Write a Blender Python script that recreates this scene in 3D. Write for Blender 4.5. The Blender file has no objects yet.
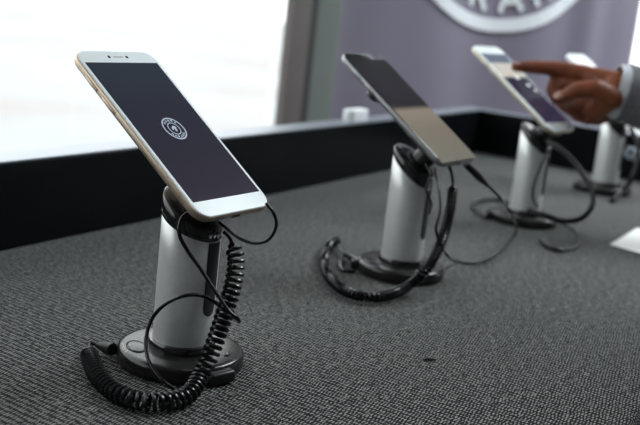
import bpy, bmesh, math, random
from mathutils import Vector, Matrix, Quaternion, noise
from math import sin, cos, pi, radians, sqrt, atan2, tan
random.seed(4)
SC = bpy.context.scene
COL = SC.collection

# ------------------------------------------------------------------ camera
# rows: world x (along the row of stands), y (towards the windows), z (up);
# columns: image right, image down, forward
R = ((0.4956888732, -0.1275736062, 0.8590795030),
     (-0.8614167512, -0.1982920912, 0.4675910899),
     (0.1106965299, -0.9718051750, -0.2081849662))
F = 1000.0
CAMZ = 1200.0
TAB = 950.0          # table top height in mm

def ray(px, py):
    a, b = px - 320.0, py - 212.5
    return Vector([R[i][0]*a + R[i][1]*b + R[i][2]*F for i in range(3)])

def at(px, py, d):
    """point (mm) seen at a place of the picture at forward distance d (mm)"""
    v = ray(px, py) * (d / F)
    return Vector((v.x, v.y, v.z + CAMZ))

def on_table(px, py, h=0.0):
    v = ray(px, py)
    v *= (TAB + h - CAMZ) / v.z
    return Vector((v.x, v.y, v.z + CAMZ))

def on_plane(px, py, p0, n):
    v = ray(px, py)
    o = Vector((0, 0, CAMZ))
    t = (p0 - o).dot(n) / v.dot(n)
    return o + v * t

def fwd(p):
    return p.x*R[0][2] + p.y*R[1][2] + (p.z - CAMZ)*R[2][2]

cam = bpy.data.cameras.new('camera')
cam.sensor_width = 36.0
cam.lens = 36.0 * F / 640.0
cam.clip_start = 0.01
cam.clip_end = 200
cam.dof.use_dof = True
cam.dof.focus_distance = 0.652
cam.dof.aperture_fstop = 8.0
cam.dof.aperture_blades = 7
co = bpy.data.objects.new('camera', cam)
M = Matrix(((R[0][0], -R[0][1], -R[0][2], 0),
            (R[1][0], -R[1][1], -R[1][2], 0),
            (R[2][0], -R[2][1], -R[2][2], CAMZ/1000),
            (0, 0, 0, 1)))
co.matrix_world = M
COL.objects.link(co)
SC.camera = co

# ------------------------------------------------------------------ materials
def mat(name, col, rough=0.5, metal=0.0, spec=0.5, **kw):
    m = bpy.data.materials.new(name)
    m.use_nodes = True
    b = m.node_tree.nodes['Principled BSDF']
    b.inputs['Base Color'].default_value = (*col, 1)
    b.inputs['Roughness'].default_value = rough
    b.inputs['Metallic'].default_value = metal
    b.inputs['Specular IOR Level'].default_value = spec
    for k, v in kw.items():
        b.inputs[k.replace('_', ' ')].default_value = v
    return m

def nodes(m):
    return m.node_tree.nodes, m.node_tree.links, m.node_tree.nodes['Principled BSDF']

def speckle(m, c1, c2, scale, detail=4, rough=None, bump=0.0, coord='Object'):
    """procedural mottling between two colours"""
    N, L, b = nodes(m)
    tc = N.new('ShaderNodeTexCoord')
    n = N.new('ShaderNodeTexNoise')
    n.inputs['Scale'].default_value = scale
    n.inputs['Detail'].default_value = detail
    L.new(tc.outputs[coord], n.inputs['Vector'])
    r = N.new('ShaderNodeValToRGB')
    r.color_ramp.elements[0].position = 0.3
    r.color_ramp.elements[1].position = 0.7
    r.color_ramp.elements[0].color = (*c1, 1)
    r.color_ramp.elements[1].color = (*c2, 1)
    L.new(n.outputs['Fac'], r.inputs['Fac'])
    L.new(r.outputs['Color'], b.inputs['Base Color'])
    if rough:
        mr = N.new('ShaderNodeMapRange')
        mr.inputs['To Min'].default_value = rough[0]
        mr.inputs['To Max'].default_value = rough[1]
        L.new(n.outputs['Fac'], mr.inputs['Value'])
        L.new(mr.outputs['Result'], b.inputs['Roughness'])
    if bump:
        bp = N.new('ShaderNodeBump')
        bp.inputs['Strength'].default_value = bump
        bp.inputs['Distance'].default_value = 0.001
        L.new(n.outputs['Fac'], bp.inputs['Height'])
        L.new(bp.outputs['Normal'], b.inputs['Normal'])
    return m

def math_node(N, op, a=None, b=None):
    n = N.new('ShaderNodeMath'); n.operation = op
    if isinstance(b, (int, float)): n.inputs[1].default_value = b
    if isinstance(a, (int, float)): n.inputs[0].default_value = a
    return n

def fabric_material():
    m = mat('woven_fabric', (0.05, 0.05, 0.05), 0.9, 0, 0.12)
    N, L, b = nodes(m)
    tc = N.new('ShaderNodeTexCoord')
    mp = N.new('ShaderNodeMapping')
    mp.inputs['Rotation'].default_value = (0, 0, radians(4))
    # threads run on over the front edge: fold height into the second axis
    s0 = N.new('ShaderNodeSeparateXYZ'); L.new(tc.outputs['Object'], s0.inputs[0])
    yz = math_node(N, 'ADD'); L.new(s0.outputs['Y'], yz.inputs[0]); L.new(s0.outputs['Z'], yz.inputs[1])
    cx = N.new('ShaderNodeCombineXYZ'); L.new(s0.outputs['X'], cx.inputs['X']); L.new(yz.outputs[0], cx.inputs['Y'])
    L.new(cx.outputs[0], mp.inputs['Vector'])
    # slight waviness of the yarn
    wn = N.new('ShaderNodeTexNoise'); wn.inputs['Scale'].default_value = 130; wn.inputs['Detail'].default_value = 2
    L.new(mp.outputs['Vector'], wn.inputs['Vector'])
    ws = N.new('ShaderNodeVectorMath'); ws.operation = 'SCALE'; ws.inputs['Scale'].default_value = 0.003
    L.new(wn.outputs['Color'], ws.inputs[0])
    wa = N.new('ShaderNodeVectorMath'); wa.operation = 'ADD'
    L.new(mp.outputs['Vector'], wa.inputs[0]); L.new(ws.outputs['Vector'], wa.inputs[1])
    sp = N.new('ShaderNodeSeparateXYZ'); L.new(wa.outputs['Vector'], sp.inputs[0])
    kx, ky = pi/0.0048, 2*pi/0.0023
    mx = math_node(N, 'MULTIPLY', None, kx); L.new(sp.outputs['X'], mx.inputs[0])
    my = math_node(N, 'MULTIPLY', None, ky); L.new(sp.outputs['Y'], my.inputs[0])
    sx = math_node(N, 'SINE'); L.new(mx.outputs[0], sx.inputs[0])
    sy = math_node(N, 'SINE'); L.new(my.outputs[0], sy.inputs[0])
    pr = math_node(N, 'MULTIPLY'); L.new(sx.outputs[0], pr.inputs[0]); L.new(sy.outputs[0], pr.inputs[1])
    # per-yarn brightness: noise streaks along both thread directions
    n1 = N.new('ShaderNodeTexNoise'); n1.inputs['Scale'].default_value = 1; n1.inputs['Detail'].default_value = 3
    m1 = N.new('ShaderNodeMapping'); m1.inputs['Scale'].default_value = (320, 480, 1); L.new(mp.outputs['Vector'], m1.inputs['Vector']); L.new(m1.outputs['Vector'], n1.inputs['Vector'])
    n2 = N.new('ShaderNodeTexNoise'); n2.inputs['Scale'].default_value = 1; n2.inputs['Detail'].default_value = 3
    m2 = N.new('ShaderNodeMapping'); m2.inputs['Scale'].default_value = (320, 160, 1); L.new(mp.outputs['Vector'], m2.inputs['Vector']); L.new(m2.outputs['Vector'], n2.inputs['Vector'])
    ad = math_node(N, 'ADD'); L.new(n1.outputs['Fac'], ad.inputs[0]); L.new(n2.outputs['Fac'], ad.inputs[1])
    sc = math_node(N, 'MULTIPLY_ADD', None, 2.6); sc.inputs[2].default_value = -2.63; L.new(ad.outputs[0], sc.inputs[0])
    pm = math_node(N, 'MULTIPLY_ADD', None, 0.95); pm.inputs[2].default_value = 0.5; L.new(pr.outputs[0], pm.inputs[0])
    # dark gaps between the yarn rows
    rx = math_node(N, 'MULTIPLY', None, pi/0.0048); L.new(sp.outputs['X'], rx.inputs[0])
    rs = math_node(N, 'SINE'); L.new(rx.outputs[0], rs.inputs[0])
    ra = math_node(N, 'ABSOLUTE'); L.new(rs.outputs[0], ra.inputs[0])
    rr = math_node(N, 'MULTIPLY_ADD', None, 0.55); rr.inputs[2].default_value = -0.35; L.new(ra.outputs[0], rr.inputs[0])
    t0 = math_node(N, 'ADD'); L.new(pm.outputs[0], t0.inputs[0]); L.new(rr.outputs[0], t0.inputs[1])
    tot = math_node(N, 'ADD'); L.new(t0.outputs[0], tot.inputs[0]); L.new(sc.outputs[0], tot.inputs[1])
    rp = N.new('ShaderNodeValToRGB')
    rp.color_ramp.elements[0].position = 0.3; rp.color_ramp.elements[0].color = (0.004, 0.0042, 0.0044, 1)
    rp.color_ramp.elements[1].position = 1.0; rp.color_ramp.elements[1].color = (0.27, 0.266, 0.245, 1)
    e = rp.color_ramp.elements.new(0.62); e.color = (0.02, 0.0205, 0.02, 1)
    L.new(tot.outputs[0], rp.inputs['Fac'])
    L.new(rp.outputs['Color'], b.inputs['Base Color'])
    bp = N.new('ShaderNodeBump'); bp.inputs['Strength'].default_value = 0.6; bp.inputs['Distance'].default_value = 0.0006
    L.new(tot.outputs[0], bp.inputs['Height']); L.new(bp.outputs['Normal'], b.inputs['Normal'])
    b.inputs['Sheen Weight'].default_value = 0.12
    b.inputs['Sheen Roughness'].default_value = 0.4
    b.inputs['Sheen Tint'].default_value = (0.75, 0.88, 1, 1)
    return m

MT = {}
MT['fabric'] = fabric_material()
MT['alu'] = speckle(mat('brushed_aluminium', (0.5, 0.52, 0.53), 0.4, 0.55), (0.70, 0.72, 0.72), (0.76, 0.78, 0.78), 260, rough=(0.34, 0.4))
MT['black_gloss'] = speckle(mat('glossy_black_plastic', (0.012, 0.012, 0.013), 0.12, 0, 0.6), (0.010, 0.010, 0.011), (0.015, 0.015, 0.016), 90, rough=(0.08, 0.16))
MT['base_gloss'] = speckle(mat('polished_base_plastic', (0.014, 0.014, 0.013), 0.14, 0, 0.4), (0.013, 0.013, 0.012), (0.016, 0.015, 0.014), 20, rough=(0.22, 0.24))
MT['black_satin'] = speckle(mat('satin_black_plastic', (0.011, 0.011, 0.012), 0.35, 0, 0.3), (0.008, 0.008, 0.009), (0.013, 0.013, 0.014), 120, rough=(0.3, 0.42))
MT['rubber'] = speckle(mat('black_cord_rubber', (0.011, 0.011, 0.012), 0.28, 0, 0.32), (0.005, 0.005, 0.006), (0.008, 0.008, 0.009), 40, rough=(0.2, 0.28))
MT['white_glass'] = mat('white_bezel_glass', (0.8, 0.86, 0.87), 0.32, 0, 0.2)
MT['gold'] = speckle(mat('champagne_metal', (0.5, 0.4, 0.3), 0.35, 0.8), (0.47, 0.37, 0.28), (0.53, 0.43, 0.33), 200)
MT['cream'] = speckle(mat('cream_metal', (0.6, 0.56, 0.47), 0.35, 0.7), (0.57, 0.53, 0.44), (0.63, 0.59, 0.5), 200)
MT['gunmetal'] = speckle(mat('dark_silver_metal', (0.3, 0.31, 0.32), 0.35, 0.8), (0.27, 0.28, 0.29), (0.33, 0.34, 0.35), 200)
MT['silver'] = speckle(mat('silver_metal', (0.7, 0.7, 0.7), 0.3, 0.8), (0.66, 0.66, 0.66), (0.73, 0.73, 0.73), 200)
MT['black_glass'] = mat('black_bezel_glass', (0.008, 0.008, 0.009), 0.06)
MT['lens'] = mat('dark_lens', (0.01, 0.012, 0.016), 0.1)
MT['grille'] = speckle(mat('grey_grille', (0.4, 0.42, 0.43), 0.5), (0.3, 0.32, 0.33), (0.5, 0.52, 0.53), 4000)
MT['chrome'] = mat('chrome', (0.8, 0.8, 0.82), 0.12, 1.0)
MT['clear'] = mat('clear_blue_grey_plastic', (0.55, 0.62, 0.68), 0.2, 0, 0.6, Transmission_Weight=0.5)
MT['ledge'] = speckle(mat('black_lacquer', (0.006, 0.007, 0.009), 0.25, 0, 0.12), (0.003, 0.004, 0.005), (0.005, 0.006, 0.007), 12, rough=(0.2, 0.28))
MT['ledge_sheen'] = speckle(mat('painted_ledge_sheen', (0.3, 0.33, 0.37), 0.35, 0.6), (0.28, 0.31, 0.35), (0.32, 0.35, 0.39), 30)  # reflection on the glossy black ledge top, put in as grey colour
MT['paper'] = speckle(mat('white_paper', (0.9, 0.9, 0.88), 0.7), (0.88, 0.88, 0.86), (0.92, 0.92, 0.9), 30)
MT['white_plastic'] = speckle(mat('white_plastic', (0.78, 0.8, 0.82), 0.4), (0.76, 0.78, 0.8), (0.8, 0.82, 0.84), 40)
MT['lint'] = mat('black_lint', (0.006, 0.006, 0.007), 0.9)

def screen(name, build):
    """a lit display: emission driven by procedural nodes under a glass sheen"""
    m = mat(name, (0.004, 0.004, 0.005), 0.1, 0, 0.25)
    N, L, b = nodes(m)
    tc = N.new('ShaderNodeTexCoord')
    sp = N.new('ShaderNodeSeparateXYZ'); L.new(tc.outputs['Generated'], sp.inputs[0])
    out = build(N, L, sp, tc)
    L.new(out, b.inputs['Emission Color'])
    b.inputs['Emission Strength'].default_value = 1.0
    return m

def ramp(N, L, src, stops, interp='LINEAR'):
    r = N.new('ShaderNodeValToRGB'); r.color_ramp.interpolation = interp
    els = r.color_ramp.elements
    while len(els) > 1: els.remove(els[-1])
    els[0].position = stops[0][0]; els[0].color = (*stops[0][1], 1)
    for p, c in stops[1:]:
        e = els.new(p); e.color = (*c, 1)
    L.new(src, r.inputs['Fac'])
    return r.outputs['Color']

MT['screen_navy'] = screen('navy_display', lambda N, L, sp, tc: ramp(N, L, sp.outputs['Y'], [(0, (0.022, 0.018, 0.032)), (0.55, (0.018, 0.019, 0.033)), (1, (0.020, 0.028, 0.042))]))
MT['screen_tan_reflection'] = screen('painted_tan_reflection', lambda N, L, sp, tc: ramp(N, L, sp.outputs['Y'], [(0, (0.17, 0.165, 0.135)), (0.3, (0.19, 0.165, 0.13)), (0.48, (0.25, 0.21, 0.165)), (0.53, (0.012, 0.011, 0.014)), (0.7, (0.015, 0.013, 0.02)), (1, (0.008, 0.009, 0.012))]))  # tan lower half is a reflection in the glass, painted as emission
MT['screen_home'] = screen('app_display', lambda N, L, sp, tc: ramp(N, L, sp.outputs['Y'], [(0, (0.035, 0.03, 0.06)), (0.6, (0.026, 0.024, 0.05)), (0.64, (0.026, 0.024, 0.05)), (0.66, (0.62, 0.6, 0.52)), (0.85, (0.62, 0.6, 0.55)), (0.87, (0.13, 0.16, 0.23)), (1, (0.18, 0.21, 0.28))]))
MT['screen_white'] = screen('white_display', lambda N, L, sp, tc: ramp(N, L, sp.outputs['Y'], [(0, (0.75, 0.8, 0.82)), (1, (0.95, 1.0, 1.0))]))

def glow(name, col, s=1.0):
    m = mat(name, (0.01, 0.01, 0.01), 0.3)
    b = m.node_tree.nodes['Principled BSDF']
    b.inputs['Emission Color'].default_value = (*col, 1)
    b.inputs['Emission Strength'].default_value = s
    return m
MT['emblem_glow'] = glow('lit_emblem_white', (0.33, 0.40, 0.50))
MT['icon_glow'] = glow('lit_icon_white', (0.75, 0.8, 0.85))

def skin_mat():
    m = mat('brown_skin', (0.15, 0.055, 0.03), 0.5, 0, 0.25)
    speckle(m, (0.135, 0.04, 0.018), (0.22, 0.07, 0.032), 55, bump=0.25)
    b = m.node_tree.nodes['Principled BSDF']
    b.inputs['Subsurface Weight'].default_value = 0.1
    b.inputs['Subsurface Radius'].default_value = (0.006, 0.002, 0.001)
    return m
MT['skin'] = skin_mat()
MT['nail'] = mat('fingernail', (0.36, 0.2, 0.15), 0.25)
MT['sleeve'] = speckle(mat('grey_jacket_cloth', (0.12, 0.125, 0.14), 0.85), (0.09, 0.095, 0.105), (0.16, 0.165, 0.18), 220, bump=0.4)
MT['trouser'] = speckle(mat('dark_trouser_cloth', (0.03, 0.032, 0.04), 0.85), (0.025, 0.027, 0.034), (0.036, 0.038, 0.047), 200, bump=0.3)
MT['hair'] = speckle(mat('black_hair', (0.008, 0.007, 0.007), 0.6), (0.005, 0.005, 0.005), (0.014, 0.012, 0.012), 600, bump=0.6)
MT['cuff'] = speckle(mat('pale_grey_cuff', (0.5, 0.52, 0.56), 0.8), (0.45, 0.47, 0.51), (0.55, 0.57, 0.61), 160, bump=0.3)
MT['banner'] = speckle(mat('purple_grey_vinyl', (0.235, 0.212, 0.275), 0.42, 0, 0.5), (0.225, 0.202, 0.265), (0.245, 0.222, 0.285), 3, rough=(0.38, 0.46))
MT['banner_print'] = speckle(mat('pale_print', (0.86, 0.89, 0.93), 0.5), (0.84, 0.87, 0.91), (0.88, 0.91, 0.95), 5)
MT['pillar_brown'] = speckle(mat('brown_window_frame', (0.15, 0.128, 0.12), 0.5), (0.14, 0.12, 0.112), (0.16, 0.137, 0.128), 9)
MT['pillar_green'] = speckle(mat('grey_green_wall_paint', (0.17, 0.195, 0.178), 0.7), (0.162, 0.187, 0.17), (0.178, 0.203, 0.186), 5)
MT['seal'] = mat('black_window_seal', (0.01, 0.01, 0.012), 0.6)
MT['wall'] = speckle(mat('grey_wall_paint', (0.16, 0.165, 0.17), 0.8), (0.15, 0.155, 0.16), (0.17, 0.175, 0.18), 4)
MT['floor'] = speckle(mat('dark_floor_tile', (0.22, 0.2, 0.18), 0.5), (0.2, 0.18, 0.165), (0.24, 0.22, 0.195), 6)
MT['ceil'] = speckle(mat('ceiling_paint', (0.5, 0.5, 0.5), 0.9), (0.48, 0.48, 0.48), (0.52, 0.52, 0.52), 4)
MT['pavement'] = speckle(mat('pale_pavement', (0.4, 0.38, 0.37), 0.9), (0.40, 0.345, 0.33), (0.46, 0.5, 0.495), 0.35, 2)
MT['facade'] = speckle(mat('pale_facade', (0.6, 0.62, 0.62), 0.9), (0.55, 0.58, 0.58), (0.64, 0.66, 0.66), 0.6)
gm = bpy.data.materials.new('window_glass'); gm.use_nodes = True
for n in list(gm.node_tree.nodes):
    if n.type != 'OUTPUT_MATERIAL': gm.node_tree.nodes.remove(n)
_o = [n for n in gm.node_tree.nodes if n.type == 'OUTPUT_MATERIAL'][0]
_t = gm.node_tree.nodes.new('ShaderNodeBsdfTransparent'); _g = gm.node_tree.nodes.new('ShaderNodeBsdfGlossy'); _g.inputs['Roughness'].default_value = 0.02
_m = gm.node_tree.nodes.new('ShaderNodeMixShader'); _m.inputs[0].default_value = 0.05
gm.node_tree.links.new(_t.outputs[0], _m.inputs[1]); gm.node_tree.links.new(_g.outputs[0], _m.inputs[2]); gm.node_tree.links.new(_m.outputs[0], _o.inputs[0])
MT['glass'] = gm

# ------------------------------------------------------------------ mesh helpers (all in mm)
def obj(name, bm, m, parent=None, smooth=True, angle=40):
    me = bpy.data.meshes.new(name)
    bmesh.ops.recalc_face_normals(bm, faces=bm.faces)
    for v in bm.verts: v.co *= 0.001
    bm.to_mesh(me); bm.free()
    me.materials.append(MT[m] if isinstance(m, str) else m)
    if smooth:
        for p in me.polygons: p.use_smooth = True
        me.set_sharp_from_angle(angle=radians(angle))
    o = bpy.data.objects.new(name, me)
    COL.objects.link(o)
    if parent: o.parent = parent
    return o

def tag(o, label=None, cat=None, group=None, kind=None):
    if label: o['label'] = label
    if cat: o['category'] = cat
    if group: o['group'] = group
    if kind: o['kind'] = kind
    return o

def empty(name, loc, rot=None):
    e = bpy.data.objects.new(name, None)
    e.empty_display_size = 0.02
    if rot is not None:
        e.matrix_world = Matrix.Translation(Vector(loc)*0.001) @ rot.to_4x4()
    else:
        e.location = Vector(loc)*0.001
    COL.objects.link(e)
    return e

def box(bm, lo, hi, bev=0, seg=2, mtx=None):
    r = bmesh.ops.create_cube(bm, size=1)
    vs = r['verts']
    for v in vs:
        v.co = Vector([lo[i] + (v.co[i] + .5)*(hi[i]-lo[i]) for i in range(3)])
    if bev:
        es = list({e for v in vs for e in v.link_edges})
        g = bmesh.ops.bevel(bm, geom=es, offset=bev, segments=seg, profile=.5, affect='EDGES')
        vs = list({v for v in g['verts']} | {v for v in vs if v.is_valid})
    if mtx is not None:
        for v in vs: v.co = mtx @ v.co
    return bm

def loft(bm, rings, cap=True, closed=True):
    """rings: lists of Vectors of equal length"""
    rv = [[bm.verts.new(p) for p in r] for r in rings]
    n = len(rings[0])
    for a, b in zip(rv, rv[1:]):
        for i in range(n if closed else n-1):
            j = (i+1) % n
            try: bm.faces.new((a[i], a[j], b[j], b[i]))
            except ValueError: pass
    if cap:
        for r, rev in ((rv[0], True), (rv[-1], False)):
            try: bm.faces.new(list(reversed(r)) if rev else r)
            except ValueError: pass
    return rv

def lathe(bm, prof, n=48, mtx=None, cap=True):
    rings = []
    for r, z in prof:
        ring = []
        for i in range(n):
            a = 2*pi*i/n
            p = Vector((r*cos(a), r*sin(a), z))
            ring.append(mtx @ p if mtx is not None else p)
        rings.append(ring)
    loft(bm, rings, cap)
    return bm

def rrect(w, h, r, n=8):
    pts = []
    for cx, cy, a0 in ((w/2-r, h/2-r, 0), (-w/2+r, h/2-r, 90), (-w/2+r, -h/2+r, 180), (w/2-r, -h/2+r, 270)):
        for i in range(n+1):
            a = radians(a0 + 90*i/n)
            pts.append((cx + r*cos(a), cy + r*sin(a)))
    return pts

def slab(bm, w, h, r, z0, z1, bev0=0, bev1=0, cx=0, cy=0, n=8, mtx=None, seg=4):
    """rounded-rectangle slab with rounded lower (bev0) and upper (bev1) edges"""
    def ring(ins, z):
        return [(mtx @ Vector((cx+x, cy+y, z))) if mtx is not None else Vector((cx+x, cy+y, z)) for x, y in rrect(w-2*ins, h-2*ins, max(r-ins, .05), n)]
    rings = []
    if bev0:
        for i in range(seg+1):
            a = pi/2*i/seg
            rings.append(ring(bev0*(1-sin(a)), z0 + bev0*(1-cos(a))))
    else: rings.append(ring(0, z0))
    if bev1:
        for i in range(seg+1):
            a = pi/2*i/seg
            rings.append(ring(bev1*(1-cos(a)), z1 - bev1*(1-sin(a))))
    else: rings.append(ring(0, z1))
    loft(bm, rings)
    return bm

def catmull(pts, n=10, closed=False):
    out = []
    P = [Vector(p) for p in pts]
    m = len(P)
    rng = m if closed else m-1
    for i in range(rng):
        if closed: p0, p1, p2, p3 = P[(i-1) % m], P[i], P[(i+1) % m], P[(i+2) % m]
        else:
            p1, p2 = P[i], P[i+1]
            p0 = P[i-1] if i else p1*2-p2
            p3 = P[i+2] if i+2 < m else p2*2-p1
        for k in range(n):
            t = k/n
            # centripetal-like uniform spline
            out.append(0.5*((2*p1) + (p2-p0)*t + (2*p0-5*p1+4*p2-p3)*t*t + (3*p1-p0-3*p2+p3)*t**3))
    if not closed: out.append(P[-1])
    return out

def frames(path):
    T = []
    for i in range(len(path)):
        a = path[max(i-1, 0)]; b = path[min(i+1, len(path)-1)]
        T.append((b-a).normalized())
    n = T[0].orthogonal().normalized()
    out = []
    for i, t in enumerate(T):
        if i:
            q = T[i-1].rotation_difference(t)
            n = q @ n
        n = (n - t*n.dot(t)).normalized()
        out.append((t, n, t.cross(n)))
    return out

def tube(bm, path, rad, n=10, cap=True):
    fr = frames(path)
    rings = []
    for i, (p, (t, a, b)) in enumerate(zip(path, fr)):
        r = rad(i/(len(path)-1)) if callable(rad) else rad
        rings.append([p + (a*cos(2*pi*k/n) + b*sin(2*pi*k/n))*r for k in range(n)])
    loft(bm, rings, cap)
    return bm

def resample(path, step):
    out = [path[0].copy()]; acc = 0
    for a, b in zip(path, path[1:]):
        d = (b-a).length
        while acc + d >= step:
            t = (step-acc)/d
            a = a.lerp(b, t); d = (b-a).length; acc = 0
            out.append(a.copy())
        acc += d
    return out

def coil(bm, path, R_, wire, pitch, spt=20, n=7):
    """helical cord wound along a path; the last turns pinch in"""
    path = resample(path, pitch/spt)
    fr = frames(path)
    N = len(path)
    hp = []
    for i, (p, (t, a, b)) in enumerate(zip(path, fr)):
        ang = 2*pi*i/spt
        e = min(i, N-1-i)/(spt*1.0)
        r = R_*(0.35 + 0.65*min(1, e))
        hp.append(p + (a*cos(ang) + b*sin(ang))*r)
    tube(bm, hp, wire, n)
    return bm

def bez(pts): return catmull(pts, 10)

# ------------------------------------------------------------------ the setting
def structure(name, lohi, m, bev=0):
    bm = bmesh.new()
    for lo, hi in lohi: box(bm, lo, hi, bev)
    return tag(obj(name, bm, m, smooth=False), kind='structure')

WY = 1500.0     # inner face of the window wall
XL, XR, YF, ZC = -2600.0, 4800.0, -4200.0, 3000.0
structure('floor', [((XL-150, YF-150, -60), (XR+150, WY+160, 0))], 'floor')
structure('ceiling', [((XL-150, YF-150, ZC), (XR+150, WY+160, ZC+80))], 'ceil')
structure('wall_left', [((XL-150, YF-150, 0), (XL, WY+160, ZC))], 'wall')
structure('wall_front', [((XL, YF-150, 0), (XR, YF, ZC))], 'wall')
# window wall: low sill, header, pillar on the right
W1L, W1R, WB, WT = -2300.0, 2440.0, 250.0, 2750.0
structure('wall_back', [((XL, WY, 0), (XR, WY+160, WB)), ((XL, WY, WT), (XR, WY+160, ZC)),
                        ((XL, WY, WB), (W1L, WY+160, WT)), ((2580, WY, WB), (XR, WY+20, WT))], 'pillar_green')
w1 = structure('window_1', [((W1R-2, WY-12, WB), (2548, WY+10, WT)), ((W1L, WY+20, WT-60), (W1R, WY+120, WT)),
                            ((W1L, WY+20, WB), (W1R, WY+120, WB+60)), ((W1L, WY+20, WB), (W1L+60, WY+120, WT))], 'pillar_brown')
bm = bmesh.new(); box(bm, (W1L+50, WY+66, WB+50), (W1R+40, WY+74, WT-50)); obj('pane', bm, 'glass', w1, False)
bm = bmesh.new(); box(bm, (2546, WY-8, WB), (2590, WY+12, WT)); obj('seal_strip', bm, 'seal', w1, False)
# right wall with its own windows, towards the viewer
W2L, W2R, W2B, W2T = 150.0, 1300.0, 500.0, 2700.0
W3L, W3R, W3B = -4000.0, -2000.0, 120.0
structure('wall_right', [((XR, W3R, 0), (XR+150, WY+160, W2B)), ((XR, YF-150, 0), (XR+150, W3L, W2B)), ((XR, W3L, 0), (XR+150, W3R, W3B)), ((XR, YF-150, W2T), (XR+150, WY+160, ZC)),
                         ((XR, YF-150, W2B), (XR+150, W3L, W2T)),
                         ((XR, W3R, W2B), (XR+150, W2L, W2T)), ((XR, W2R, W2B), (XR+150, WY+160, W2T))], 'wall')
for nm, l_, r_, b0 in (('window_2', W2L, W2R, W2B), ('window_3', W3L, W3R, W3B)):
    w2 = structure(nm, [((XR+20, l_, b0), (XR+100, r_, b0+50)), ((XR+20, l_, W2T-50), (XR+100, r_, W2T)),
                        ((XR+20, l_, b0), (XR+100, l_+50, W2T)), ((XR+20, r_-50, b0), (XR+100, r_, W2T))], 'pillar_brown')
    bm = bmesh.new(); box(bm, (XR+56, l_+40, b0+40), (XR+64, r_-40, W2T-40)); obj('pane', bm, 'glass', w2, False)
# outside
structure('ground', [((-30000, WY+170, -160), (40000, 40000, -100)), ((XR+170, -30000, -160), (40000, WY+170, -100))], 'pavement')

# black ledge behind the table
LZ = CAMZ - 172.0
bm = bmesh.new(); box(bm, (-900, 657, 0), (1825, 693, LZ), 1.5)
tr = tag(obj('trim_1', bm, 'ledge', smooth=False), kind='structure')
bm = bmesh.new(); box(bm, (-900, 658, LZ), (1825, 693, LZ+2), .6); obj('sheen_strip', bm, 'ledge_sheen', tr, False)  # strip added to carry the painted reflection along the ledge top

# the ledge turns the corner at the far end
bm = bmesh.new(); box(bm, (1790, 120, 0), (1825, 656.5, LZ), 1.5)
tr = tag(obj('trim_2', bm, 'ledge', smooth=False), kind='structure')
bm = bmesh.new(); box(bm, (1791, 120, LZ), (1825, 657, LZ+2), .6); obj('sheen_strip', bm, 'ledge_sheen', tr, False)  # same painted reflection on the return of the ledge

# ------------------------------------------------------------------ display table
EY = (on_table(640, 413).y + on_table(631, 425).y)/2
tb = empty('display_table', (900, 380, 0))
tag(tb, 'long display table covered in dark grey woven fabric, in front of the black ledge', 'table')
def rel(bm, e):
    o = Vector(e.location)*1000
    for v in bm.verts: v.co -= o
    return bm
bm = bmesh.new(); box(bm, (-500, EY, TAB-30), (1789, 656, TAB), 3, 3); obj('fabric_top', rel(bm, tb), 'fabric', tb)
bm = bmesh.new()
for lo, hi in (((-495, EY+4, 20), (1785, EY+10, TAB-28)), ((-495, EY+4, 20), (-489, 650, TAB-28)), ((1779, EY+4, 20), (1785, 650, TAB-28))): box(bm, lo, hi)
obj('fabric_skirt', rel(bm, tb), 'fabric', tb)
for x in (-460, 1750):
    for y in (EY+40, 620):
        bm = bmesh.new(); box(bm, (x-20, y-20, .5), (x+20, y+20, TAB-31), 2); obj('leg', rel(bm, tb), 'black_satin', tb)

# ------------------------------------------------------------------ security stands
TILT = radians(36.7)
NRM = Vector((0, -sin(TILT), cos(TILT)))
UPV = Vector((0, cos(TILT), sin(TILT)))
PR = 20.0
def puck_matrix(Hc, off):
    rot = Matrix((Vector((1, 0, 0)), UPV, NRM)).transposed().to_4x4()
    return Matrix.Translation(Vector((0, 0, Hc)) + NRM*off) @ rot

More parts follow.
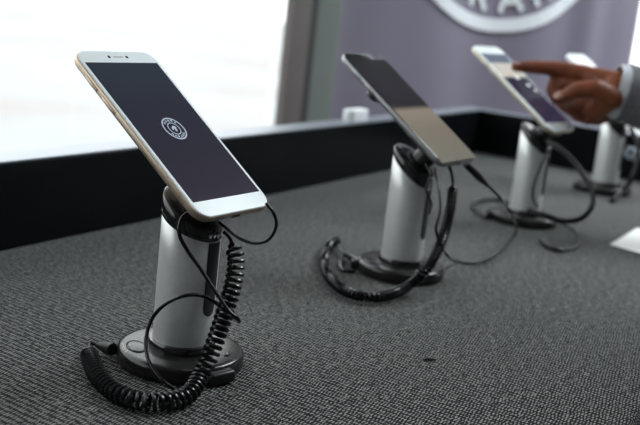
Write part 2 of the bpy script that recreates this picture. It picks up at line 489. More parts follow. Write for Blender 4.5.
def stand(bx, by, Hc, label, slope=0.4, reach=23.7):
    e = empty('security_stand', (bx, by, TAB))
    tag(e, label, 'phone stand', 'security stands in a row on the table')
    # base disc
    bm = bmesh.new()
    lathe(bm, [(39, .15), (41.5, .8), (42.5, 2.5), (42.5, 8.5), (41.9, 10.6), (40.3, 11.8), (38, 12.2), (24, 12.6)], 72)
    base = obj('base', bm, 'base_gloss', e)
    def oval(cx, cy, a, b, rotz, name):
        bm = bmesh.new()
        path = [Vector((cx + a*cos(t)*cos(rotz) - b*sin(t)*sin(rotz), cy + a*cos(t)*sin(rotz) + b*sin(t)*cos(rotz), 12.4)) for t in [2*pi*k/40 for k in range(41)]]
        tube(bm, path, 0.55, 6)
        lathe(bm, [(1, 12.25), (1, 12.75), (.9, 12.95)], 32, Matrix.Translation((cx, cy, 0)) @ Matrix.Rotation(rotz, 4, 'Z') @ Matrix.Diagonal((a-.8, b-.8, 1, 1)))
        return obj(name, bm, 'base_gloss', base)
    oval(-24.0, 18.6, 6.4, 10.5, radians(142), 'base_button')
    oval(9, -31.5, 3.6, 1.9, radians(15), 'base_button')
    # cord outlet on the rim
    bm = bmesh.new()
    mt = Matrix.Rotation(radians(-106 if slope < .5 else 115), 4, 'Z')
    box(bm, (34, -10, 1.0), (47.5, 10, 9.5), 2.2, 3, mt)
    obj('cord_outlet', bm, 'black_satin', base)
    bm = bmesh.new(); lathe(bm, [(22, 12), (22.6, 12.6), (22.6, 16.6), (22, 17.6), (20.2, 17.9)], 56); obj('collar', bm, 'black_gloss', e)
    # slanted tube
    bm = bmesh.new()
    n = 64; rings = []
    for f_ in (0, .25, .5, .75, .985, 1.0):
        rg = []
        for i in range(n):
            a = 2*pi*i/n
            r = PR if f_ < 1 else PR - .7
            y = r*sin(a)
            top = Hc + y*slope
            rg.append(Vector((r*cos(a), y, 17.5 + f_*(top-17.5))))
        rings.append(rg)
    loft(bm, rings)
    post = obj('post', bm, 'alu', e, angle=50)
    # long dark slot on the customer side, rounded lower end
    bm = bmesh.new()
    hw = 6.2; zlo = 38.0
    prof = []
    K = 9
    def sv(s, z, dr=.25):
        a = -pi/2 + s/PR
        return bm.verts.new(((PR+dr)*cos(a), (PR+dr)*sin(a), z))
    rows = []
    zs = [zlo + hw*(1-cos(pi/2*k/6)) for k in range(7)]
    for k, z in enumerate(zs):
        w = hw*sin(pi/2*k/6) if k else .6
        rows.append((z, w))
    rows.append((None, hw))
    vv = []
    for z, w in rows:
        r_ = []
        for k in range(K):
            s = -w + 2*w*k/(K-1)
            zt = z if z is not None else Hc + PR*sin(-pi/2 + s/PR)*slope - .6
            r_.append(sv(s, zt))
        vv.append(r_)
    for a, b in zip(vv, vv[1:]):
        for k in range(K-1): bm.faces.new((a[k], a[k+1], b[k+1], b[k]))
    obj('slot', bm, 'seal', post)
    # swivel cap: fills the slanted cut and leans further towards the phone
    bm = bmesh.new()
    def crow(r, s0, h0): return [Vector((r*cos(2*pi*i/64), r*sin(2*pi*i/64), Hc + h0 + s0*r*sin(2*pi*i/64))) for i in range(64)]
    loft(bm, [crow(PR-1.2, slope, -.8), crow(PR-.2, slope, -.4), crow(PR+.35, slope, .3), crow(PR+.35, slope, 2.2), crow(PR-.15, slope, 2.5), crow(PR-.15, slope, 3.1), crow(PR+.35, slope, 3.4),
              crow(PR+.35, .58, 9.0), crow(PR-.2, .59, 10.6), crow(PR-1.6, .6, 11.7), crow(PR-3.6, .6, 12.2), crow(12, .6, 12.3)])
    pk = obj('swivel_cap', bm, 'black_gloss', e)
    bm = bmesh.new()
    lathe(bm, [(15.2, 8.6), (15.2, 11.6), (14.2, 12.4), (11.5, 12.6)], 48, puck_matrix(Hc, 0))
    obj('cap_ring', bm, 'black_satin', pk)
    bm = bmesh.new(); lathe(bm, [(11.8, 10), (10.3, 14), (10.3, reach-5), (13, reach-2.8)], 40, puck_matrix(Hc, 0)); obj('neck', bm, 'black_satin', e)
    bm = bmesh.new(); slab(bm, 36, 40, 6, reach-3, reach, .6, .6, 0, 6, mtx=puck_matrix(Hc, 0)); obj('holder_plate', bm, 'black_satin', e)
    # little bright contacts on the front of the cap
    for sx in (-3.2, 0.4, 4.0):
        bm = bmesh.new()
        a = -pi/2 + sx/20.3 - 0.12
        mm = Matrix.Translation(((PR+.35)*cos(a), (PR+.35)*sin(a), Hc + 5.6 + .5*(PR+.3)*sin(a))) @ Matrix.Rotation(a, 4, 'Z')
        box(bm, (-.3, -1.0, -1.2), (.45, 1.0, 1.2), .25, 2, mm)
        obj('contact', bm, 'chrome', pk)
    return e

B1, B2, B3, B4 = (521.5, 378), (860, 374), (1229, 373), (1596, 363)
HC1, HC2, HC3, HC4 = 97.0, 102.0, 104.0, 104.0
stand(*B1, HC1, 'nearest aluminium security stand on a round black base, holding the white and gold phone')
stand(*B2, HC2, 'second aluminium stand from the left, holding the black-fronted phone', .75, 28.3)
stand(*B3, HC3, 'third aluminium stand, under the white phone that the hand touches', .75, 28.2)
stand(*B4, HC4, 'farthest aluminium stand at the right edge, below the hand', .75, 26.7)

# ------------------------------------------------------------------ phones
def emblem(parent, scale, m, z, mapf=None, ring_w=1.0, group_children=True):
    """round crest: outer band, ring of letter shapes, inner band, abstract centre"""
    mp = mapf or (lambda x, y, dz: Vector((x, y, z+dz)))
    def band(r0, r1, n=72):
        bm = bmesh.new()
        rows = []
        for r, dz in ((r0, 0), (r0, .12*scale/10), (r1, .12*scale/10), (r1, 0)):
            rows.append([mp(r*cos(2*pi*i/n), r*sin(2*pi*i/n), dz) for i in range(n)])
        loft(bm, rows + [rows[0]], cap=False)
        bmesh.ops.remove_doubles(bm, verts=bm.verts, dist=1e-5)
        return bm
    s = scale/10
    obj('crest_band', band(9.02*s, 10*s), m, parent, False)
    obj('crest_inner_band', band(4.9*s, 5.5*s), m, parent, False)
    strokes = {'A': [((-.5, 0), (0, 1)), ((0, 1), (.5, 0)), ((-.28, .38), (.28, .38))],
               'R': [((-.4, 0), (-.4, 1)), ((-.4, 1), (.3, .95)), ((.3, .95), (.3, .55)), ((.3, .55), (-.4, .5)), ((-.05, .5), (.42, 0))],
               'N': [((-.4, 0), (-.4, 1)), ((-.4, 1), (.4, 0)), ((.4, 0), (.4, 1))],
               'K': [((-.4, 0), (-.4, 1)), ((-.4, .45), (.4, 1)), ((-.15, .6), (.42, 0))],
               'H': [((-.4, 0), (-.4, 1)), ((.4, 0), (.4, 1)), ((-.4, .5), (.4, .5))]}
    def letter(ch, a, flip):
        bm = bmesh.new()
        h = 2.0*s; r_base = 6.5*s
        for (x0, y0), (x1, y1) in strokes[ch]:
            d = Vector((x1-x0, y1-y0)); L_ = d.length; d /= L_; nn = Vector((-d.y, d.x))*.11
            def pt(u, v):
                lx, ly = u*h*.8, v*h
                if flip: rr = r_base + h - ly; th = a + lx/(7.5*s)
                else: rr = r_base + ly; th = a - lx/(7.5*s)
                return rr*cos(th), rr*sin(th)
            q = [(x0+nn.x, y0+nn.y), (x1+nn.x, y1+nn.y), (x1-nn.x, y1-nn.y), (x0-nn.x, y0-nn.y)]
            lo = [bm.verts.new(mp(*pt(*c), 0)) for c in q]; hi = [bm.verts.new(mp(*pt(*c), .1*s)) for c in q]
            bm.faces.new(hi); bm.faces.new(lo[::-1])
            for i in range(4): bm.faces.new((lo[i], lo[(i+1) % 4], hi[(i+1) % 4], hi[i]))
        return bm
    if group_children:
        for i, ch in enumerate('NARANA'): obj('crest_letter', letter(ch, radians(270 + (i-2.5)*20), True), m, parent, False)
        for i, ch in enumerate('HANRA'): obj('crest_letter', letter(ch, radians(90 - (i-2)*22), False), m, parent, False)
    # abstract centre mark
    bm = bmesh.new()
    pts = [(-2.6, -.6), (-1.4, 1.6), (.4, 2.6), (2.2, 1.7), (2.7, .1), (1.5, .4), (1.9, -1.6), (.6, -3.0), (-.2, -1.4), (.1, -.2), (-.9, .1), (-1.2, -1.2)]
    lo = [bm.verts.new(mp(x*s, y*s, 0)) for x, y in pts]; hi = [bm.verts.new(mp(x*s, y*s, .1*s)) for x, y in pts]
    bm.faces.new(hi); bm.faces.new(lo[::-1])
    for i in range(len(pts)): bm.faces.new((lo[i], lo[(i+1) % len(pts)], hi[(i+1) % len(pts)], hi[i]))
    obj('crest_mark', bm, m, parent, False)

def phone(cx, cy, cz, W, H, yaw, tilt, label, body, glass, scr, sw, sh, T=6.8, rc=11, sy=0, front=True, marks=None):
    rot = Matrix.Rotation(yaw, 3, 'Z') @ Matrix.Rotation(tilt, 3, 'X')
    e = empty('smartphone', (cx, cy, cz + CAMZ), rot)
    tag(e, label, 'phone', 'display phones on security stands')
    bm = bmesh.new(); slab(bm, W, H, rc, -T, -.9, 3.0, .5); bd = obj('body', bm, body, e)
    bm = bmesh.new(); slab(bm, W-.8, H-.8, rc-.4, -1.0, 0, 0, .7); fg = obj('front_glass', bm, glass, e)
    bm = bmesh.new(); slab(bm, sw, sh, .6, -.4, .06, 0, 0, 0, sy, 3); s_ = obj('screen', bm, scr, fg, False)
    if front:
        y = H/2 - 6.3
        bm = bmesh.new(); slab(bm, 9.5, 1.3, .6, -.3, .08, 0, 0, 0, y, 4); obj('earpiece', bm, 'grille' if glass == 'white_glass' else 'black_satin', fg, False)
        for x in (-8.6, 8.6):
            bm = bmesh.new(); lathe(bm, [(1.25, -.3), (1.25, .08), (.9, .1)], 20, Matrix.Translation((x, y, 0))); obj('front_camera' if x < 0 else 'light_sensor', bm, 'lens', fg, False)
    # side keys / card tray on the left edge
    for (y0, y1) in ((H*.27, H*.36), (H*.13, H*.23)):
        bm = bmesh.new(); box(bm, (-W/2-.5, y0, -4.6), (-W/2+.6, y1, -2.8), .4, 2); obj('side_key', bm, body, bd)
    bm = bmesh.new(); lathe(bm, [(1.8, -.05), (1.8, .12)], 16, Matrix.Translation((-W*.28, H/2-12, -T-.05)) @ Matrix.Diagonal((2.2, 2.2, 1, 1))); obj('rear_camera', bm, 'lens', bd, False)
    bm = bmesh.new(); slab(bm, 9, 2.6, 1.2, -H/2-.12, -H/2+.3, 0, 0, 0, 0, 4, Matrix.Rotation(pi/2, 4, 'X') @ Matrix.Translation((0, -4.2, 0)) @ Matrix.Diagonal((1, 1, -1, 1))); obj('charging_port', bm, 'lens', bd, False)
    return e, s_

P1 = (528.4, 404.0, -94.6)
p1, s1 = phone(*P1, 76.5, 148, radians(-2.4), TILT, 'white and gold phone with a round crest on its navy screen, nearest of the row', 'gold', 'white_glass', 'screen_navy', 70.2, 123.2, sy=.6)
def on_phone(e, px, py, z):
    m_ = e.matrix_world; n = (m_.to_3x3() @ Vector((0, 0, 1))).normalized()
    p = on_plane(px, py, m_.translation*1000 + n*z, n)
    return m_.inverted() @ (p*.001) * 1000
emblem(s1, 9.8, 'emblem_glow', .07)
p2, s2 = phone(874, 392, -90.0, 74, 149, radians(-4), radians(35), 'black-fronted phone with a silver rim, second in the row', 'gunmetal', 'black_glass', 'screen_tan_reflection', 71, 138, sy=-4.0)
p3, s3 = phone(1233, 399.5, -80.8, 75, 154, radians(-7), radians(35.5), 'white phone with a cream rim being touched by the fingertip', 'cream', 'white_glass', 'screen_home', 68.5, 125)
p4, s4 = phone(1606, 388, -84.0, 74, 148, radians(-7), radians(35.5), 'white phone behind the hand with only its bright top showing', 'silver', 'white_glass', 'screen_white', 67, 121)
kp = on_phone(p2, 373, 95, -14)
bm = bmesh.new(); lathe(bm, [(5.5, 0), (7.5, .8), (7.5, 7), (6, 8.6), (6, 10.4)], 28, Matrix.Translation((kp.x+3, kp.y, -17.8)))
obj('rear_clamp', bm, 'black_satin', p2)
for x, y, w, h in ((6, 12, 11, 6), (18, -2, 7, 6), (24, -12, 4, 7)):
    bm = bmesh.new(); slab(bm, w, h, 2.5, .05, .12, 0, 0, x, y+6, 4); obj('app_icon', bm, 'icon_glow', s3, False)

# ------------------------------------------------------------------ cords of the nearest stand
def curve_pts(lst):
    return [at(*p) if len(p) == 3 else p[0] for p in lst]
def T(px, py, h=0): return (on_table(px, py, h),)

def cord(name, pts, r, label, cat, group=None, n=10, parent=None, sub=12, m='rubber'):
    path = catmull(curve_pts(pts), sub)
    bm = bmesh.new(); tube(bm, path, r, n)
    o = obj(name, bm, m, parent)
    if label: tag(o, label, cat, group)
    return o, path

def plug(path_pts, r0, r1, name, parent, m='black_satin'):
    P = [Vector(p) for p in path_pts]
    path = catmull(P, 6)
    bm = bmesh.new()
    tube(bm, path, lambda t: r0 if t < .55 else r0 + (r1-r0)*(t-.55)/.45, 12)
    return obj(name, bm, m, parent)

def coiled(pts, R_, wire, pitch, label, plug_pts=None, tail=None):
    path = catmull(curve_pts(pts), 14)
    o = empty('coiled_cord', path[-1])
    tag(o, label, 'cord', 'coiled security cords')
    off = path[-1]
    bm = bmesh.new(); coil(bm, path, R_, wire, pitch)
    for v in bm.verts: v.co -= off
    obj('coil', bm, 'rubber', o)
    if tail:
        for t_ in tail:
            tp = catmull(curve_pts(t_), 10)
            bm = bmesh.new(); tube(bm, tp, wire, 8)
            for v in bm.verts: v.co -= off
            obj('cord_tail', bm, 'rubber', o)
    if plug_pts:
        pp = [p - off for p in curve_pts(plug_pts)]
        plug(pp, 4.2, 2.4, 'cord_plug', o)
    return o

D1 = fwd(Vector((B1[0], B1[1], TAB)))
coiled([(233, 244, 655), (236, 262, 652), (233, 285, 648), (225, 312, 640), (214, 345, 630), (200, 377, 622), T(184, 397, 6.7), T(150, 402, 6.7), T(118, 394, 6.7), T(98, 376, 6.7), T(88, 352, 6.7)],
       4.9, 1.3, 4.2, 'thick black coiled cord hanging down the nearest stand and curling round its base',
       plug_pts=[T(112.5, 349.5, 7), T(107, 348, 6), T(98, 345, 6)],
       tail=[[(233, 246, 655), (229, 237, 653), (224, 232, 650)], [T(88, 350, 6), T(90, 343, 6.5), T(98, 345, 6)]])
cord('charging_cable', [(266, 203, 622), (274, 214, 622), (276, 227, 624), (268, 240, 628), (253, 243, 634), (237, 237, 640), (226, 228, 647), (219, 222, 652)], 1.05,
     'thin black wire looping out beside the lower right corner of the nearest phone', 'cable')
cord('charging_cable', [(190, 212, 633), (182, 218, 630), (179, 233, 629), (187, 250, 630), (200, 268, 631), (215, 291, 630), (228, 310, 629), (237, 318, 630), (239, 321.5, 637), (234, 318.5, 651), (226, 312, 655), (213, 301, 646),
                        (198, 295, 636), (180, 297, 633), (163, 306, 638), (151, 321, 643), (146, 340, 640), (148, 358, 632), (156, 373, 625), (167, 384, 621), T(178, 391, 2.5), T(190, 393, 1.5)], 1.25,
     'thin black wire winding in a loop round the post of the nearest stand', 'cable')

# second stand
D2 = fwd(Vector((B2[0], B2[1], TAB)))
coiled([(453, 186, 935), (451, 205, 928), (446, 228, 918), (437, 252, 905), (424, 272, 893), T(405, 288, 6.5), T(378, 297, 6.5), T(350, 293, 6.5), T(331, 279, 6.5), T(324, 262, 6.5), T(329, 246, 6.5), T(338, 240, 6.5)],
       3.6, 1.45, 3.4, 'black coiled cord sweeping round the base of the second stand',
       plug_pts=[T(360, 263, 8), T(353, 258, 7), T(345, 254, 5)],
       tail=[[T(338, 240, 6.5), T(338, 247, 5), T(345, 254, 5)], [(453, 188, 935), (452, 176, 936), (449, 166, 937)], [T(345, 254, 4), T(340, 262, 3), T(343, 270, 2), T(355, 272, 2)]])
c2, pth = cord('charging_cable', [(487, 185, 940), (501, 199, 948), (512, 215, 955), T(516, 232, 4.8), T(500, 252, 3.2), T(478, 263, 3.2), T(455, 261, 3.4), (449, 257, 897), (443, 249, 886), (436, 230, 882), (440, 210, 886), (439, 190, 896), (436, 177, 908), (434, 168, 912)], 1.3,
     'thin black cable plugged into the bottom of the black-fronted phone, looping over the table', 'cable')
plug(curve_pts([(466, 164, 928), (474, 172, 932), (481, 179, 937), (488, 186, 941)]), 3.6, 1.5, 'cable_plug', c2)
cord('charging_cable', [(426, 164, 922), (431, 176, 913), (426, 190, 908), (431, 203, 906), (429, 214, 906)], 1.2, 'short black wire hanging below the cap of the second stand', 'cable')

# third stand
cord('tether_cable', [(548, 142, 1238), (557, 147, 1226), (570, 158, 1215), (583, 174, 1200), (592, 192, 1190), (591, 208, 1183), (580, 219, 1180), (563, 221, 1185), (545, 216, 1192), (528, 210, 1205)], 3.4,
     'thick black cord looping from the cap of the third stand down to its base', 'cord', n=12)
cord('charging_cable', [(549, 149, 1228), (544, 159, 1224), (539, 170, 1226), (534, 184, 1222), (533, 198, 1222), (538, 208, 1222)], 1.6, 'thin dark wire dropping along the post of the third stand', 'cable')
cord('tether_cable', [T(508, 203, 4), T(499, 200, 4), T(488, 199, 4), T(476, 202, 4), T(474, 208, 4), T(481, 213, 4), T(487, 217, 4)], 2.6, 'black cord lying in a flat loop left of the third base', 'cord')
c3, _ = cord('charging_cable', [T(560, 250, 3), T(570, 250, 2), T(578, 245, 2), T(579, 237, 2), T(573, 229, 2), T(563, 224, 2), T(552, 221, 2)], 1.3, 'thin loose cable end with a small plug on the table before the third stand', 'cable')
plug(curve_pts([T(542, 240, 4), T(548, 245, 4), T(556, 249, 4), T(564, 251, 3)]), 3.6, 1.5, 'cable_plug', c3)

# farthest stand
D4 = fwd(Vector((B4[0], B4[1], TAB)))
cord('tether_cable', [(630, 128, 1560), (637, 140, 1545), (638, 158, 1540), (633, 176, 1540), (624, 190, 1545), T(612, 201, 4)], 4.0, 'thick grey-black cord curving down on the right of the farthest stand', 'cord', n=12)
path = catmull([at(626, 150, 1570), at(633, 154, 1560), at(641, 156, 1555), at(652, 155, 1550)], 10)
bm = bmesh.new(); coil(bm, path, 9, 1.6, 6.0)
tag(obj('coiled_cord', bm, 'clear'), 'pale translucent coiled cord at the right edge beside the farthest stand', 'cord', 'coiled security cords')

# ------------------------------------------------------------------ small things on the table
a, b_, c_, d_ = [on_table(*p, .4) for p in ((610, 245), (637, 228), (672, 238), (648, 257))]
bm = bmesh.new()
ctr = (a+b_+c_+d_)/4
lo = [p for p in (a, b_, c_, d_)]
N_ = 8
def bil(u, v, h):
    p = a*(1-u)*(1-v) + b_*u*(1-v) + c_*u*v + d_*(1-u)*v
    return Vector((p.x, p.y, TAB + h))
def lift(u, v): return .3 + 2.2*(1-u)*(1-u)*(.4+.6*v)*0.6
rows = []
for h in (0, .5):
    rows.append([[bm.verts.new(bil(i/N_, j/N_, h + lift(i/N_, j/N_))) for j in range(N_+1)] for i in range(N_+1)])
for q, g in enumerate(rows):
    for i in range(N_):
        for j in range(N_):
            fc = (g[i][j], g[i+1][j], g[i+1][j+1], g[i][j+1])
            bm.faces.new(fc if q else fc[::-1])
edge = [(i, 0) for i in range(N_)] + [(N_, j) for j in range(N_)] + [(i, N_) for i in range(N_, 0, -1)] + [(0, j) for j in range(N_, 0, -1)]
for (i, j), (k, l) in zip(edge, edge[1:]+edge[:1]):
    bm.faces.new((rows[0][i][j], rows[0][k][l], rows[1][k][l], rows[1][i][j]))
tag(obj('paper_card', bm, 'paper'), 'white paper card lying on the table at the right edge', 'paper')

p = on_table(429, 361)
bm = bmesh.new()
tube(bm, catmull([p + Vector(v) for v in ((-3.5, 3.5, .6), (-2, 2, 1.1), (0, 0, 1.3), (2.5, -1.5, 1.0), (4, -4, .5))], 6), lambda t: .3 + .7*sin(pi*min(max(t, 0), 1)), 8)
tag(obj('lint_fluff', bm, 'lint'), 'tiny black fluff lying on the bare fabric in front of the second stand', 'lint')

# white thing on the ledge behind the second phone
q = Vector((1316, 675, LZ+2.1))
bm = bmesh.new()
slab(bm, 54, 20, 8, 0, 17, 1, 3, 0, 0)
for v in bm.verts: v.co += q
tag(obj('white_case', bm, 'white_plastic'), 'small white rounded case resting on the black ledge, left of the black-fronted phone', 'case')

# ------------------------------------------------------------------ banner
BA, BB = Vector((2012, 1088, 0)), Vector((2735, 605, 0))
bdir = (BB-BA); BW = bdir.length; bdir.normalize()
bn = Vector((bdir.y, -bdir.x, 0))        # faces the customer side
BZ0, BZ1 = 60.0, 2080.0
def wave(s, z):
    return 9*sin(s/BW*2*pi*1.6 + .6) + 7*sin(s/BW*2*pi*3.1 + 1.7 + z*.0004) + 22*math.exp(-((s-690)/45)**2) + 26*math.exp(-(s/75)**2)*-1
be = empty('banner', BA*.5 + BB*.5)
tag(be, 'tall purple-grey roll-up banner with a big white round crest, behind the ledge', 'banner')
boff = (BA+BB)*.5
def bpt(s, z, dz): return BA + bdir*s + bn*(wave(s, z)+dz) + Vector((0, 0, z)) - boff
bm = bmesh.new()
ns, nz = 120, 24
g0 = [[bm.verts.new(bpt(BW*i/ns, BZ0 + (BZ1-BZ0)*j/nz, 0)) for j in range(nz+1)] for i in range(ns+1)]
g1 = [[bm.verts.new(bpt(BW*i/ns, BZ0 + (BZ1-BZ0)*j/nz, -1)) for j in range(nz+1)] for i in range(ns+1)]
for i in range(ns):
    for j in range(nz):
        bm.faces.new((g0[i][j], g0[i+1][j], g0[i+1][j+1], g0[i][j+1]))
        bm.faces.new((g1[i][j], g1[i][j+1], g1[i+1][j+1], g1[i+1][j]))
for i in range(ns):
    for j in (0, nz): bm.faces.new((g0[i][j], g0[i+1][j], g1[i+1][j], g1[i][j]))
for j in range(nz):
    for i in (0, ns): bm.faces.new((g0[i][j], g0[i][j+1], g1[i][j+1], g1[i][j]))
panel = obj('panel', bm, 'banner', be, True, 80)
# crest printed on it: centre from the photograph
cpt = on_plane(512, -104, BA, bn)
cs, cz = (cpt-BA).dot(bdir), cpt.z
def cmap(x, y, dz): return bpt(cs + x, cz + y, 1.5 + dz)
emblem(panel, 318, 'banner_print', 0, cmap)
bm = bmesh.new()
mt = Matrix((bdir, bn, Vector((0, 0, 1)))).transposed().to_4x4()
box(bm, (-BW/2-25, -70, 1), (BW/2+25, 50, 62), 12, 4, mt); obj('base_case', bm, 'silver', be)
bm = bmesh.new(); box(bm, (-BW/2-6, -10, BZ1-4), (BW/2+6, 12, BZ1+24), 5, 3, mt); obj('top_rail', bm, 'silver', be)
bm = bmesh.new(); lathe(bm, [(9, 60), (9, BZ1)], 16, Matrix.Translation(bn*-55)); obj('support_pole', bm, 'silver', be)

# ------------------------------------------------------------------ the hand
def cone_sphere(bm, a, b, ra, rb, n=14):
    d = (b-a); L_ = d.length
    if L_ < 1e-6: return
    z = d/L_; x = z.orthogonal().normalized(); y = z.cross(x)
    rings = []
    for k in range(7):
        t = -pi/2 + pi/2*k/6
        rings.append((a + z*ra*sin(t), max(ra*cos(t), .05)))
    for k in range(7):
        t = pi/2*k/6
        rings.append((b + z*rb*sin(t), max(rb*cos(t), .05)))
    loft(bm, [[c + (x*cos(2*pi*i/n) + y*sin(2*pi*i/n))*r for i in range(n)] for c, r in rings])

def chain(bm, pts, radii):
    for (a, b), (ra, rb) in zip(zip(pts, pts[1:]), zip(radii, radii[1:])):
        cone_sphere(bm, a, b, ra, rb)

ph3 = Matrix(p3.matrix_world)
n3 = (ph3.to_3x3() @ Vector((0, 0, 1))).normalized()
c3p = Vector(p3.matrix_world.translation)*1000
tip = on_plane(516, 67, c3p + n3*6.5, n3)
dt = fwd(tip)
HD = dt
bm = bmesh.new()
A = lambda x, y, o=0: at(x, y, HD + o)
wrist = A(619, 92, -30)
elbow = wrist + Vector((105, -225, -40))
I = [A(584, 74, -12), A(556, 68.5, -2), A(533, 67, 1), tip]
Th = [A(612, 98, -52), A(596, 89, -52), A(578, 90, -46), A(561, 98, -40)]
Mi = [A(585, 84, 4), A(557, 78, 8), A(553, 89, 4), A(557, 99, -6)]
Ri = [A(590, 94, 18), A(568, 91, 26), A(562, 104, 16), A(573, 112, 2)]
Pi = [A(598, 105, 30), A(582, 107, 36), A(576, 116, 22), A(588, 121, 8)]
cone_sphere(bm, A(592, 100, -4), A(575, 106, 4), 14, 12)
cone_sphere(bm, A(588, 88, -10), A(566, 84, -2), 13, 10)
chain(bm, I, [12.0, 10.0, 8.6, 6.6])
chain(bm, Th, [15, 12.0, 10.5, 8.0])
chain(bm, Mi, [10.5, 9.8, 9.4, 8.0])
chain(bm, Ri, [10, 9.0, 8.0, 6.8])
chain(bm, Pi, [9, 8.0, 7.0, 6.0])
for k, (p_, r_) in enumerate(((I[0], 11.5), (Mi[0], 12.5), (Ri[0], 12.5), (Pi[0], 11.5))):
    cone_sphere(bm, wrist + Vector((0, 0, 4-5*k)), p_, 22, r_)
cone_sphere(bm, wrist + (Th[0]-wrist)*.3, Th[0], 18, 15)
cone_sphere(bm, Th[0], A(594, 112, -14), 15, 13)          # thenar pad
cone_sphere(bm, A(616, 106, -8), A(596, 116, 4), 17, 13)  # heel of the palm
cone_sphere(bm, wrist, wrist.lerp(elbow, .35), 27, 30)
cone_sphere(bm, wrist.lerp(elbow, .35), elbow, 29, 40)
V = Vector
shR = elbow + V((20, -190, 220)); shL = shR + V((-360, 0, 0))
mid = (shR+shL)*.5
hip = V((mid.x, mid.y-230, 930)); neck = mid + V((0, 25, 60)); head = mid + V((0, 95, 185))
elL = shL + V((-55, -20, -285)); wrL = elL + V((25, 70, -240))
def figure(bm, f=0.0, parts='all'):
    """trunk, limbs and head as overlapping tapered volumes; f swells them for clothes"""
    if parts in ('all', 'top'):
        chain(bm, [shR, elbow], [50+f, 40+f])
        chain(bm, [shL, elL, wrL], [50+f, 38+f, 27+f])
        for sx in (-1, 1):
            chain(bm, [hip+V((sx*75, 0, 40)), hip+V((sx*70, 60, 170)), mid+V((sx*95, -25, -110)), mid+V((sx*120, 0, -25))], [95+f, 88+f, 100+f, 62+f])
        chain(bm, [mid+V((0, -35, -150)), mid+V((0, 0, -20))], [112+f, 75+f])
    if parts in ('all', 'legs'):
        for sx in (-1, 1):
            chain(bm, [hip+V((sx*85, 0, 30)), V((hip.x+sx*100, hip.y+70, 500)), V((hip.x+sx*105, hip.y+30, 90))], [100+f, 62+f, 42+f])
        chain(bm, [hip+V((-60, -15, 20)), hip+V((60, -15, 20))], [105+f, 105+f])
figure(bm)
for sx in (-1, 1):
    an = V((hip.x+sx*105, hip.y+30, 80))
    chain(bm, [an, an+V((0, -20, -42)), an+V((sx*12, 130, -52)), an+V((sx*14, 175, -56))], [40, 34, 28, 20])
# left hand hanging
chain(bm, [wrL, wrL+V((5, 25, -80))], [24, 32])
for k in range(4):
    q0 = wrL + V((-14+9*k, 12+10*k, -85)); chain(bm, [q0, q0+V((4, 12, -38)), q0+V((6, 30, -60+abs(k-1.5)*6))], [9.5, 8.5, 7])
chain(bm, [wrL+V((14, 40, -35)), wrL+V((24, 66, -65)), wrL+V((20, 80, -92))], [12, 10, 8])
# head, looking down at the phone
hd = Matrix.Translation(head) @ Matrix.Rotation(radians(-32), 4, 'X')
H = lambda x, y, z: hd @ V((x, y, z))
chain(bm, [neck-V((0, 10, 40)), H(0, -20, -60)], [58, 52])
chain(bm, [H(0, -18, 35), H(0, 12, 38)], [78, 72])
chain(bm, [H(-22, 20, -10), H(22, 20, -10)], [62, 62])
chain(bm, [H(0, 30, -50), H(0, 48, -88)], [52, 26])
chain(bm, [H(0, 82, 18), H(0, 104, -16)], [9, 14])                    # nose
for sx in (-1, 1):
    chain(bm, [H(sx*14, 92, -20), H(sx*9, 92, -20)], [8, 8])
    chain(bm, [H(sx*44, 66, 30), H(sx*12, 80, 32)], [11, 10])         # brow
    chain(bm, [H(sx*76, -8, 18), H(sx*76, -8, -20)], [14, 9])         # ears
    chain(bm, [H(sx*20, 72, -50), H(0, 82, -49)], [7, 9])             # lips
    chain(bm, [H(sx*17, 72, -60), H(0, 80, -61)], [7, 9])
pe = empty('person', (hip.x, hip.y, 0))
tag(pe, 'person in a grey sleeve with pale cuff, index finger touching the third phone', 'person')
PO = V((hip.x, hip.y, 0))
for v in bm.verts: v.co -= PO
body = obj('body', bm, 'skin', pe)
rm = body.modifiers.new('remesh', 'REMESH'); rm.mode = 'VOXEL'; rm.voxel_size = 0.0022; rm.use_smooth_shade = True
sm = body.modifiers.new('smooth', 'SMOOTH'); sm.iterations = 4; sm.factor = 0.5
# nails
def nail(chain_, up, r, name='fingernail'):
    d = (chain_[-1]-chain_[-2]).normalized()
    u = (up - d*up.dot(d)).normalized(); s_ = d.cross(u)
    bm = bmesh.new()
    mm = Matrix((d, s_, u)).transposed().to_4x4(); mm.translation = chain_[-1] + u*(r*.82) + d*.5 - PO
    lathe(bm, [(.1, 1.3), (.55, 1.1), (.9, .5), (1.0, -.2), (.9, -.6)], 20, mm @ Matrix.Diagonal((r*.95, r*.72, 1, 1)))
    obj(name, bm, 'nail', pe)
vup = Vector((0, 0, 1)); toc = Vector((-R[0][2], -R[1][2], -R[2][2]))
nail(Th, (vup*.8 + toc*.6).normalized(), 8.0)
nail(I, (vup*.9 + toc*.2).normalized(), 6.4)
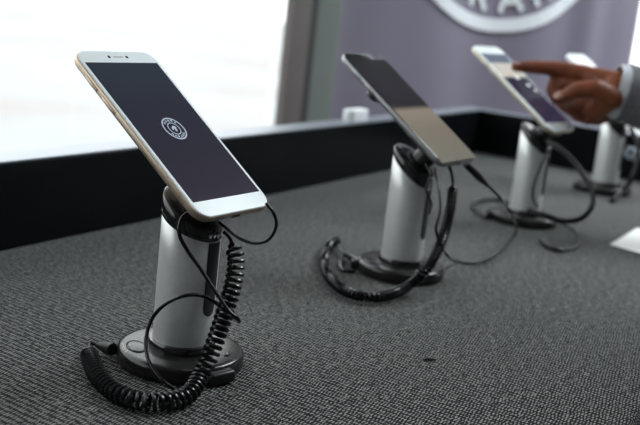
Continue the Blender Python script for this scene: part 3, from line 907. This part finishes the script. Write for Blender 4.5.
# sleeve: wrinkled tube from the cuff to the elbow
ax = (elbow-wrist).normalized()
def sleeve(a, b, r0, r1, thick, wr, nseg, seed):
    bm = bmesh.new()
    x = ax.orthogonal().normalized(); y = ax.cross(x)
    outer, inner = [], []
    for k in range(nseg+1):
        t = k/nseg
        c = a.lerp(b, t); ro = []; ri = []
        for i in range(40):
            th = 2*pi*i/40
            w = wr*noise.noise(Vector((cos(th)*1.4+seed, sin(th)*1.4, t*7)))
            r = r0 + (r1-r0)*t + w
            dd = x*cos(th)+y*sin(th)
            ro.append(c + dd*(r+thick) - PO); ri.append(c + dd*r - PO)
        outer.append(ro); inner.append(ri)
    loft(bm, [inner[0]] + outer + inner[::-1], cap=False)
    return bm
ws = wrist - ax*26
obj('sleeve', sleeve(wrist + ax*4, elbow + ax*22, 34, 50, 3, 4, 40, 3.1), 'sleeve', pe)
obj('cuff', sleeve(wrist - ax*8, wrist + ax*14, 31.5, 34, 1.6, 2.0, 8, 8.4), 'cuff', pe)

def cloth(name, parts, f, m, vox=0.007, extra=None):
    bm = bmesh.new(); figure(bm, f, parts)
    if extra: extra(bm)
    for v in bm.verts: v.co -= PO
    o = obj(name, bm, m, pe)
    r_ = o.modifiers.new('remesh', 'REMESH'); r_.mode = 'VOXEL'; r_.voxel_size = vox; r_.use_smooth_shade = True
    k_ = o.modifiers.new('smooth', 'SMOOTH'); k_.iterations = 5; k_.factor = .5
    return o
cloth('jacket', 'top', 12, 'sleeve')
cloth('trousers', 'legs', 12, 'trouser')
for sx in (-1, 1):
    an = V((hip.x+sx*105, hip.y+30, 80))
    bm = bmesh.new(); chain(bm, [an, an+V((0, -20, -36)), an+V((sx*12, 130, -44)), an+V((sx*14, 182, -48))], [46, 42, 34, 27])
    for v in bm.verts:
        v.co.z = max(v.co.z, 1.0); v.co -= PO
    sh_ = obj('shoe', bm, 'black_satin', pe)
bm = bmesh.new()
chain(bm, [H(0, -24, 44), H(0, 4, 52)], [82, 74])
chain(bm, [H(0, -40, 10), H(0, -34, -20)], [72, 58])
for v in bm.verts: v.co -= PO
hr = obj('hair', bm, 'hair', pe)
r_ = hr.modifiers.new('remesh', 'REMESH'); r_.mode = 'VOXEL'; r_.voxel_size = 0.005; r_.use_smooth_shade = True
for sx in (-1, 1):
    bm = bmesh.new(); mm = Matrix.Translation(H(sx*31, 74, 12)-PO)
    bmesh.ops.create_uvsphere(bm, u_segments=20, v_segments=12, radius=12, matrix=mm)
    ey = obj('eye', bm, 'white_plastic', pe)
    bm = bmesh.new()
    lathe(bm, [(5.5, 0), (5.2, .8), (3, 1.6)], 18, Matrix.Translation(-PO) @ hd @ Matrix.Translation((sx*31, 84.6, 10)) @ Matrix.Rotation(radians(-90), 4, 'X'))
    obj('iris', bm, 'lens', ey)

# ------------------------------------------------------------------ light
w = bpy.data.worlds.new('daylight'); SC.world = w; w.use_nodes = True
WN, WL = w.node_tree.nodes, w.node_tree.links
bg = WN['Background']
tcw = WN.new('ShaderNodeTexCoord'); sepw = WN.new('ShaderNodeSeparateXYZ'); WL.new(tcw.outputs['Generated'], sepw.inputs[0])
skyc = ramp(WN, WL, sepw.outputs['Z'], [(0, (0.9, 0.93, 0.93)), (.5, (.95, 1.0, 1.0)), (1, (0.8, 0.92, 1.0))])
WL.new(skyc, bg.inputs['Color'])
bg.inputs['Strength'].default_value = 2.6

def area(name, loc, rot, sx, sy, power, col=(1, 1, 1), portal=False):
    l = bpy.data.lights.new(name, 'AREA'); l.shape = 'RECTANGLE'; l.size = sx; l.size_y = sy
    l.energy = power; l.color = col
    if portal: l.cycles.is_portal = True
    o = bpy.data.objects.new(name, l); o.location = loc; o.rotation_euler = rot
    COL.objects.link(o)
    return o
area('window_portal', ((W1L+W1R)/2000, (WY+165)/1000, (WB+WT)/2000), (radians(-90), 0, 0), (W1R-W1L)/1000, (WT-WB)/1000, 1, portal=True)
for l_, r_, b0 in ((W2L, W2R, W2B), (W3L, W3R, W3B)):
    area('window_portal', ((XR+155)/1000, (l_+r_)/2000, (b0+W2T)/2000), (0, radians(90), 0), (W2T-b0)/1000, (r_-l_)/1000, 1, portal=True)
area('overhead_fill', (1.0, -0.6, 2.95), (0, 0, 0), 2.0, 1.0, 16, (0.95, 0.98, 1.0))  # unseen light added overhead for the table and phone fronts
area('overhead_fill', (2.9, -0.5, 2.95), (0, 0, 0), 1.6, 1.0, 105, (0.88, 0.96, 1.0))  # unseen light added to brighten the banner and right of the table

SC.view_settings.view_transform = 'Standard'
SC.view_settings.look = 'None'
SC.view_settings.gamma = 1.0
SC.view_settings.use_curve_mapping = False
SC.view_settings.exposure = 0.0
